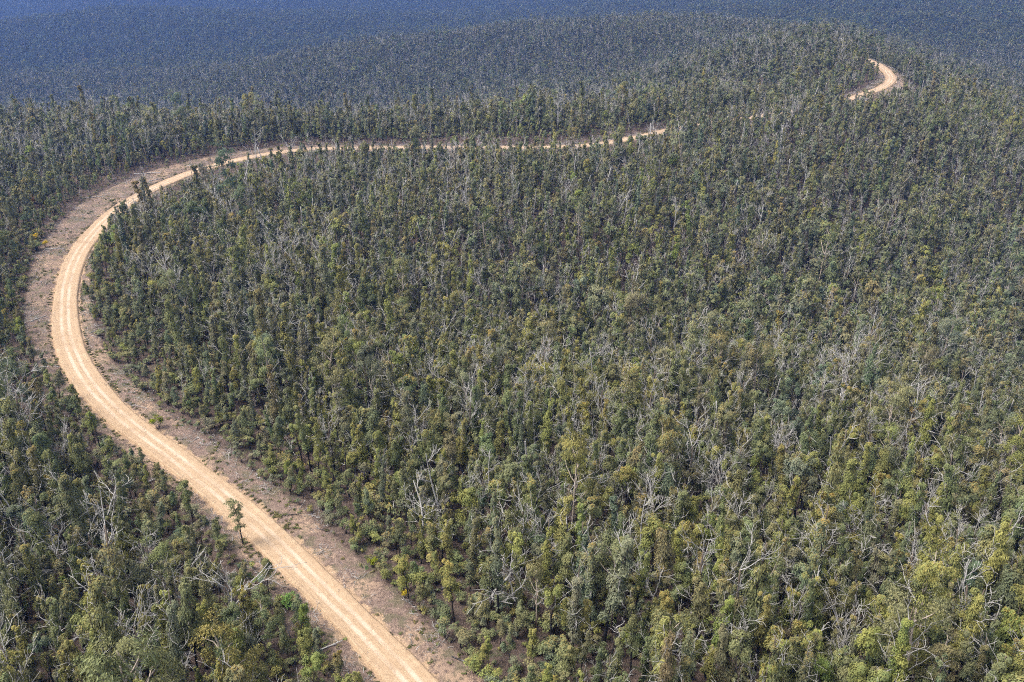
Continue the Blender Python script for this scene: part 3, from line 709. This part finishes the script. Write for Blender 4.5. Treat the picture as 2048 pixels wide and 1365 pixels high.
# living trees: the 300 that show largest stand singly, the rest as woodland
Hn = np.array([e['H'] for e in EUC])[near['fi']]
ins, px, tu, tv = visible(near, Hn)
order = np.argsort(-np.where(ins, px * np.sqrt(near['scale'][:, 0]), -1))[:300]
single = np.zeros(len(px), bool); single[order] = True
rec = []
for k in order:
    e = EUC[near['fi'][k]]
    t = thing('eucalypt_tree', near['P'][k], near['rot'][k], near['scale'][k], near['tilt'][k])
    part('trunk', e['trunk'], t)
    if e['branch']: part('bare_branches', e['branch'], t)['kind'] = 'stuff'
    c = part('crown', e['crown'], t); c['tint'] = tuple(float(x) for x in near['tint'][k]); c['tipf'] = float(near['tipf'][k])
    hh = e['H'] * near['scale'][k, 2]
    look = '%s %s %s eucalypt' % ('towering' if hh > 13.5 else 'tall' if hh > 10.5 else 'middling' if hh > 8 else 'short', PALETTE[near['tc'][k]][0], FORMW[e['form']])
    rec.append((t, look, place_of(near, k, tu, tv), tu[k], 'tree', 'living eucalypts of the near forest'))
finish_labels(rec)
rest = subset(near, ~single)
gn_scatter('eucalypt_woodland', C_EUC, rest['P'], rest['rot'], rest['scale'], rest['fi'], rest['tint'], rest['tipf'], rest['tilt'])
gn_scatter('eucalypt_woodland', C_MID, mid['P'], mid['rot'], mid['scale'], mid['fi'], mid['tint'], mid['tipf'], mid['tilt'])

# hero trees read off the photograph: (base u, base v, top v, prototype form, seed, name, label)
HERO = [(1275, 1098, 1012, 'spreading', 0, 'broad silver dead tree with a dense fan of bare limbs, lower centre'),
        (1325, 1150, 1085, 'spreading', 1, 'small bushy silver dead tree below the broad fan-shaped one'),
        (1030, 1165, 1045, 'fork', 0, 'forked white dead tree with upswept limbs above the road bend track cutting'),
        (975, 1225, 1100, 'twisted', 0, 'crooked white dead tree standing beside the lower right verge forest'),
        (1040, 1240, 1120, 'fork', 1, 'white dead tree with two long leaning arms, lower centre'),
        (850, 1120, 985, 'spire', 0, 'grey dead tree thick with upright twigs, nearest forest right of road'),
        (1125, 782, 690, 'snag', 0, 'broken white pole with one side stub at the gully mid-picture'),
        (1210, 750, 610, 'spire', 1, 'tall bleached tree with spreading bare lower limbs at the gully'),
        (992, 772, 655, 'spire', 2, 'slim white-stemmed dead tree with a twiggy head at the gully'),
        (1905, 1005, 925, 'spreading', 2, 'wide grey dead tree in the dark hollow by the right edge'),
        (1955, 1050, 960, 'twisted', 1, 'small pale dead tree beside the tall pale-stemmed one, right edge'),
        (275, 1385, 1235, 'fork', 2, 'black and silver forked burnt snag on the bottom edge, far left'),
        (330, 1375, 1265, 'twisted', 2, 'leaning pale dead stem beside the burnt fork on the bottom edge'),
        (195, 1115, 985, 'fork', 0, 'silver-armed dead tree reaching left over the lower left forest'),
        (60, 1130, 975, 'spire', 0, 'dead spire with tangled pale head near the lower left edge'),
        (125, 1080, 955, 'twisted', 0, 'white crooked dead tree between two others, lower left'),
        (400, 1230, 1110, 'spreading', 1, 'large grey dead crown beside the lower left verge'),
        (455, 1270, 1120, 'fork', 1, 'pale dead fork next to the large grey crown, lower left'),
        (1310, 1240, 1130, 'fork', 2, 'pale dead fork low in the centre right forest'),
        (1690, 1330, 1190, 'spreading', 2, 'bleached dead tree fanning out near the bottom edge, right'),
        (1885, 1370, 1255, 'spreading', 0, 'wide bleached dead tree on the bottom edge, right'),
        (1530, 1090, 1000, 'spreading', 1, 'silvery dead tree draped among olive crowns, right of centre'),
        (1420, 980, 880, 'spreading', 0, 'pale grey feathery dead tree, right of centre, mid-slope'),
        (1920, 790, 700, 'spire', 1, 'white dead spire with open arms on the right slope'),
        (838, 670, 540, 'charred', 0, 'lone black charred pole on the central slope'),
        (765, 585, 510, 'spire', 2, 'white dead tree above the charred pole, central slope'),
        (20, 560, 520, 'snag', 1, 'short white snag at the far left verge edge')]
rec = []; hero_xy = []
def put_dead(P, fi, sc, rot, tilt):
    e = DEADP[fi]; t = thing('dead_tree', P, rot, sc, tilt); part('trunk', e['trunk'], t); part('branches', e['branch'], t)['kind'] = 'stuff'; return t
for (u_, vb, vt, f, sd_, lab) in HERO:
    P = drop(u_, vb); _, _, D = project(P); e = DFORM_IDX[f][sd_]
    dep = math.atan2(CAM_Z - P[2], math.hypot(P[0], P[1])); Hm = (vb - vt) * D / FPX / math.cos(dep)
    s = float(Hm / DEADP[e]['H'])
    t = put_dead(P, e, (s * 1.15, s * 1.15, s), random.uniform(0, 6.28), (0, 0)); tag(t, lab, 'dead tree', 'bleached and burnt dead trees'); hero_xy.append(P[:2])
Hd = np.array([e['H'] for e in DEADP])[dead['fi']]; ins, px, tu, tv = visible(dead, Hd)
hx = np.array(hero_xy); clash = (np.linalg.norm(dead['P'][:, None, :2] - hx[None], axis=2).min(1) < 2.5)
dead_ok = ~clash
order = np.argsort(-np.where(ins & dead_ok, px, -1))[:300 - len(HERO)]
single = np.zeros(len(px), bool); single[order] = True
DW = {'spreading': 'broad-headed silver', 'spire': 'slender twiggy white', 'fork': 'forked pale grey', 'twisted': 'crooked white', 'snag': 'broken-topped pale', 'charred': 'black charred'}
rec = []
for k in order:
    t = put_dead(dead['P'][k], dead['fi'][k], dead['scale'][k], dead['rot'][k], dead['tilt'][k])
    hh = Hd[k] * dead['scale'][k, 2]
    rec.append((t, '%s %s dead tree' % ('tall' if hh > 10.5 else 'middling' if hh > 8 else 'short', DW[DEAD_FORMS[dead['fi'][k]]]), place_of(dead, k, tu, tv), tu[k], 'dead tree', 'bleached and burnt dead trees'))
finish_labels(rec)
rest = subset(dead, ~single & dead_ok)
gn_scatter('dead_woodland', C_DEAD, rest['P'], rest['rot'], rest['scale'], rest['fi'], tilt=rest['tilt'])

# roadside and understorey shrubs
Hs = np.array([e['H'] for e in SHR])[shr['fi']]; ins, px, tu, tv = visible(shr, Hs)
order = np.argsort(-np.where(ins & (shr['gap'] < 7), px * shr['scale'][:, 0], -1))[:300]
single = np.zeros(len(px), bool); single[order] = True
rec = []; sj, sdist = road_dist(shr['P'][:, 0], shr['P'][:, 1])
for k in order:
    e = SHR[shr['fi'][k]]; t = thing('verge_shrub', shr['P'][k], shr['rot'][k], shr['scale'][k], shr['tilt'][k])
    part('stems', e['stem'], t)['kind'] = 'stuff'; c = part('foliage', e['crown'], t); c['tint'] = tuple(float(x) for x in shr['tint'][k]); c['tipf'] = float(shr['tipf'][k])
    hh = e['H'] * shr['scale'][k, 2]
    rec.append((t, '%s %s verge shrub' % ('large' if hh > 2.3 else 'mid-sized' if hh > 1.6 else 'low', PALETTE[shr['tc'][k]][0]), '%s, %s, %s' % (('outer ' if shr['gap'][k] < 1.5 and tu[k] < 1024 else '') + SIDE(sdist[k]).replace(' of the road', ' roadside'), upness(tv[k]), across(tu[k])), tu[k], 'shrub', 'shrubs along the road verges'))
finish_labels(rec)
rest = subset(shr, ~single)
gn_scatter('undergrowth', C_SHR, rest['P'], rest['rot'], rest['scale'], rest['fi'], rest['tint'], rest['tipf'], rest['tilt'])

# flowering and bright shrubs, lone verge tree, charred poles by the bend
def hero_shrub(u_, vb, s_, tint, tf, lab, name='shrub', k=0, wide=1.0):
    P = drop(u_, vb); e = SHR[k]; t = thing(name, P, random.uniform(0, 6.28), (s_ * wide, s_ * wide, s_)); part('stems', e['stem'], t)['kind'] = 'stuff'
    c = part('foliage', e['crown'], t); c['tint'] = tint; c['tipf'] = tf; tag(t, lab, 'shrub')
hero_shrub(70, 490, .95, (.42, .30, .015), 0, 'bright yellow flowering bush at the left verge of the bend', 'flowering_shrub', 1, 1.3)
hero_shrub(90, 496, .8, (.40, .29, .02), 0, 'smaller yellow flowering bush touching the bright one beside the verge', 'flowering_shrub', 3, 1.2)
hero_shrub(585, 1212, 1.15, (.13, .22, .06), 0, 'fresh mint-green bush on the left verge low down', 'shrub', 2, 1.2)
hero_shrub(745, 1138, .8, (.16, .19, .015), 0, 'vivid lime conical bush at the right verge low down', 'shrub', 4)
hero_shrub(318, 862, .9, (.12, .15, .015), 0, 'dark lime mound at the right verge, below the bend', 'shrub', 5, 1.3)
hero_shrub(808, 1198, .6, (.30, .24, .02), .2, 'small golden bush at the right verge beside bare earth', 'shrub', 6)
hero_shrub(70, 408, 1.0, (.20, .10, .03), 0, 'rusty orange bush in the forest left of the bend', 'shrub', 7, 1.2)
def lone_tree(u_, vb, vt, lab, seed, tint):
    R = np.random.default_rng(seed); P = drop(u_, vb); _, _, D = project(P); dep = math.atan2(CAM_Z - P[2], math.hypot(P[0], P[1])); H = float((vb - vt) * D / FPX / math.cos(dep))
    T = Wood(); pts, _ = wander((0, 0, -.3), (R.normal(0, .05), R.normal(0, .05), 1), H, 7, .06, .02, R); T.tube(pts, np.linspace(.10, .03, 8), 6, np.linspace(.8, .3, 8)); cen = []; rad = []
    for k in range(30):
        p = pts[R.integers(3, 8)]; a = R.uniform(0, 6.28); c = p + np.array([math.cos(a), math.sin(a), R.uniform(.2, .9)]) * R.uniform(.25, .95); T.tube([p, (p + c) / 2 + R.normal(0, .06, 3), c], [.03, .024, .012], 3, [.4, .3, .2])
        cen.append(c); rad.append(R.uniform(.38, .62))
    t = thing('slender_tree', P); part('trunk', T.mesh('trunk', M_BARK), t); c = part('crown', crown_mesh('crown', leaves(cen, rad, (0, 0, H * .4), 60, (.24, .12), R)), t); c['tint'] = tint; c['tipf'] = .1; tag(t, lab, 'tree')
lone_tree(487, 1092, 1008, 'lone slender open-crowned tree at the left road edge, overlapping the road', 5, (.15, .165, .085))
lone_tree(240, 452, 402, 'dark leafy tree overlapping the road on the inside of the bend', 7, (.08, .10, .04))
for u_, vb, vt, lab in [(386, 369, 326, 'black charred pole against the pale verge where the road straightens'), (440, 360, 317, 'black charred pole, next along from the bend beside the road'),
                        (315, 408, 377, 'short black pole on the inside of the road bend'), (501, 354, 320, 'black pole farthest along the inside road edge'), (361, 398, 372, 'stubby black pole between two taller ones inside the bend')]:
    P = drop(u_, vb); _, _, D = project(P); e = DFORM_IDX['charred'][len(lab) % 3]; s_ = float((vb - vt) * D / FPX / DEADP[e]['H']); tag(put_dead(P, e, (s_ * 1.1, s_ * 1.1, s_), random.uniform(0, 6), (0, 0)), lab, 'dead tree', 'bleached and burnt dead trees')

# fallen logs, stumps
def log_mesh(R, L, r, pale):
    W = Wood(); pts, _ = wander((-L / 2, 0, r * .8), (1, R.normal(0, .05), 0), L, 7, .05, 0, R); pts[:, 2] = r * .8 + R.normal(0, .03, 8)
    W.tube(pts, np.linspace(r, r * .5, 8) * R.uniform(.9, 1.1, 8), 7, np.full(8, 0 if pale else .75)); W.tube([pts[0], pts[0] - (pts[1] - pts[0]) * .05], [r, r * .3], 7, [0, 0])
    for _ in range(3):
        p = pts[R.integers(2, 7)]; branchy(W, p, (R.uniform(.2, 1), R.choice([-1, 1]), R.uniform(.1, .7)), L * R.uniform(.12, .3), r * .35, 1, R, 4, .2, .0, (1, 2), 0 if pale else .7)
    return W.mesh('fallen_log', M_DEAD)
LOGS = [(296, 348, 9, .22, 1, .35, 'long pale log lying beyond the wide verge of the bend'), (412, 337, 6, .15, 1, .2, 'pale log lying where the far verge narrows'), (892, 1178, 5, .16, 0, .6, 'dark fallen log at the forest edge right of the road'),
        (330, 366, 5, .14, 1, 1.2, 'short bleached log on the cleared bank of the bend'), (190, 395, 6, .15, 1, .5, 'grey log at the forest edge left of the bend'), (640, 1062, 2.6, .07, 0, -.4, 'thin dark log at the forest edge of the right verge'),
        (90, 640, 4, .13, 1, 1.0, 'bleached log on the left verge at mid-height'), (560, 1040, 3.5, .11, 0, .2, 'dark log on the right verge opposite the lone tree'), (822, 1212, 2.6, .09, 0, -.7, 'short dark log at the forest edge by the bare earth'),
        (355, 950, 4, .12, 1, .9, 'pale log on the left verge below the bend'), (140, 1165, 6, .18, 1, .5, 'grey log on open ground in the lower left forest'), (110, 500, 5, .13, 1, .1, 'pale log on the verge near the yellow bush'),
        (930, 1330, 4, .13, 0, -.5, 'dark log beside the right verge on the bottom edge'), (660, 1290, 3.5, .12, 1, .8, 'pale log on the left verge near the bottom edge')]
for k, (u_, vb, L, r, pale, rz, lab) in enumerate(LOGS):
    P = drop(u_, vb); j_, d_ = road_dist(P[:1], P[1:2]); j_ = int(j_[0]); d_ = float(d_[0])
    if abs(d_) < HALF + 1.6 + L * .3:                       # logs lie clear of the carriageway
        P[:2] = ROAD[j_, :2] + RN[j_, :2] * math.copysign(HALF + 1.6 + L * .3, d_); P[2] = grid_z(P[0], P[1])
    o = link(bpy.data.objects.new('fallen_log', log_mesh(np.random.default_rng(900 + k), L, r, pale))); o.location = P; o.rotation_euler = (0, 0, rz); tag(o, lab, 'log', 'fallen logs')

# small litter and weeds on the verges
def tuft_mesh(k):
    R = np.random.default_rng(40 + k); c = R.normal(0, .22, (7, 3)); c[:, 2] = np.abs(c[:, 2]) * .5 + .06
    V, F, l_, t_ = leaves(c, np.full(7, .16), (0, 0, -.2), 9, (.20, .09), R, droop=-.4); V[:, 2] = np.maximum(V[:, 2], -.02)
    return mesh_np('tuft', V, [F], [('leafv', l_), ('tip', t_)], False, [M_LEAF])
def stick_mesh(k):
    R = np.random.default_rng(60 + k); W = Wood()
    for _ in range(4):
        p = np.append(R.uniform(-.7, .7, 2), R.uniform(.02, .1)); a = R.uniform(0, 6.28); branchy(W, p, (math.cos(a), math.sin(a), .05), R.uniform(.7, 1.7), R.uniform(.02, .045), 1, R, 3, .25, 0, (1, 2), R.uniform(0, .6))
    return W.mesh('sticks', M_DEAD)
C_TUF = proto_collection('tuft_kinds', [tuft_mesh(k) for k in range(6)]); C_STK = proto_collection('stick_kinds', [stick_mesh(k) for k in range(6)])
def along_verge(n, seed, bias):
    R = np.random.default_rng(seed); j = R.integers(0, len(ROAD), n); sd_ = np.where(R.random(n) < .5, 1, -1); w = np.where(sd_ > 0, VLs[j], VRs[j])
    d = (HALF + .35 + (w + .6) * R.random(n) ** bias) * sd_; P = ROAD[j] + RN[j] * d[:, None] + R.normal(0, .3, (n, 3)); P[:, 2] = grid_z(P[:, 0], P[:, 1]); return P, R
P, R = along_verge(5200, 31, 1.3); keep = fbm(P[:, 0] / 5, P[:, 1] / 5, 15, 2) > R.uniform(.38, .6, len(P)); P = P[keep]; n = len(P); sc = R.uniform(.4, 1.25, n)
gn_scatter('verge_weeds', C_TUF, P, R.uniform(0, 6.28, n), np.column_stack([sc, sc, sc * .9]), R.integers(0, 6, n), np.array([[.12, .13, .055]]) * R.uniform(.6, 1.3, (n, 1)) * (1 + R.normal(0, .08, (n, 3))), R.uniform(0, .3, n))
R = np.random.default_rng(35); j = R.integers(0, len(ROAD), 3600); sd_ = np.where(R.random(3600) < .35, 1, -1); d = (HALF + 1.0 + R.normal(0, .16, 3600)) * sd_
P = ROAD[j] + RN[j] * d[:, None]; P[:, 2] = grid_z(P[:, 0], P[:, 1]); keep = vnoise(RS[j] / 9, sd_ * 7.0, 25) > .45; P = P[keep]; n = len(P); sc = R.uniform(.35, .9, n)
gn_scatter('drain_weeds', C_TUF, P, R.uniform(0, 6.28, n), np.column_stack([sc, sc, sc * .8]), R.integers(0, 6, n), np.array([[.10, .10, .045]]) * R.uniform(.6, 1.2, (n, 1)), R.uniform(0, .2, n))
P, R = along_verge(4200, 33, .6); keep = fbm(P[:, 0] / 6, P[:, 1] / 6, 19, 2) > R.uniform(.35, .6, len(P)); P = P[keep]; n = len(P); sc = R.uniform(.5, 1.2, n)
gn_scatter('fallen_twig_litter', C_STK, P, R.uniform(0, 6.28, n), np.column_stack([sc] * 3), R.integers(0, 6, n))

# far forest on the hills behind
R = np.random.default_rng(9)
P, D, u, v, R = scatter(3.8, 470, 1100, seed=21); n = len(P); gap = clear_of_road(P, 0); k_ = gap > .5; P = P[k_]; gap = gap[k_]; n = len(P)
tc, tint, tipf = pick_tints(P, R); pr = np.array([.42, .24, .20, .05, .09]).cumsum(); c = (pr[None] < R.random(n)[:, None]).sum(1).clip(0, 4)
fi = np.array([R.choice(FORM_IDX[f]) for f in np.array(['column', 'dome', 'cluster', 'tall', 'ragged'])[c]])
sc = np.clip(R.normal(1.18, .20, n), .6, 1.7) * (.5 + .5 * sstep(0, 15, gap))
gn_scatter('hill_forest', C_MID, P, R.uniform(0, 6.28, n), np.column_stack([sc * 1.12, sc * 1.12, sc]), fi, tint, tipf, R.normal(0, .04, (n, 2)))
P, D, u, v, R = scatter(14, 470, 1100, seed=22); k_ = clear_of_road(P, 0) > 3; P = P[k_]; n = len(P); sc = np.clip(R.normal(1.05, .15, n), .6, 1.4)
gn_scatter('hill_dead_woodland', C_DEAD, P, R.uniform(0, 6.28, n), np.column_stack([sc] * 3), R.integers(0, len(DEAD_FORMS), n), tilt=R.normal(0, .07, (n, 2)))
for nm, sp, a, b, s0 in (('hill_forest', 12.5, 1100, 2700, 1.08), ('far_forest', 30, 2700, 6200, 2.1)):
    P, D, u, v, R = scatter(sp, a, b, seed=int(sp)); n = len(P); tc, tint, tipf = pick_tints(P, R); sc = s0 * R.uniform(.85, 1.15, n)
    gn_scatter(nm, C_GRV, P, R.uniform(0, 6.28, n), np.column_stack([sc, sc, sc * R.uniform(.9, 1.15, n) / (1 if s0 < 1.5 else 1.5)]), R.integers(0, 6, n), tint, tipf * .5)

# ------------------------------------------------------------------ haze
def haze_box():
    x0, x1, y0, y1 = gx[0] - 20, gx[-1] + 20, gy[0] - 20, gy[-1] + 20; z0, z1 = GZ.min() - 1.5, max(GZ.max() + 32, CAM_Z + 8)
    V = [(x, y, z) for z in (z0, z1) for y in (y0, y1) for x in (x0, x1)]
    me = bpy.data.meshes.new('haze'); me.from_pydata(V, [], [(0, 2, 3, 1), (4, 5, 7, 6), (0, 1, 5, 4), (2, 6, 7, 3), (0, 4, 6, 2), (1, 3, 7, 5)]); me.update()
    m = bpy.data.materials.new('haze_air'); m.use_nodes = True; nt = m.node_tree; nt.nodes.remove(nt.nodes['Principled BSDF'])
    pv = nt.nodes.new('ShaderNodeVolumePrincipled'); pv.inputs['Color'].default_value = (*HAZE_COLOR, 1); pv.inputs['Density'].default_value = HAZE_DENSITY; pv.inputs['Anisotropy'].default_value = .5
    nt.links.new(pv.outputs[0], nt.nodes['Material Output'].inputs['Volume']); me.materials.append(m)
    o = link(bpy.data.objects.new('haze', me)); o['kind'] = 'stuff'
haze_box()
print('terrain', GZ.min(), GZ.max(), 'near', len(near['P']), 'mid', len(mid['P']), 'dead', len(dead['P']), 'shrubs', len(shr['P']))
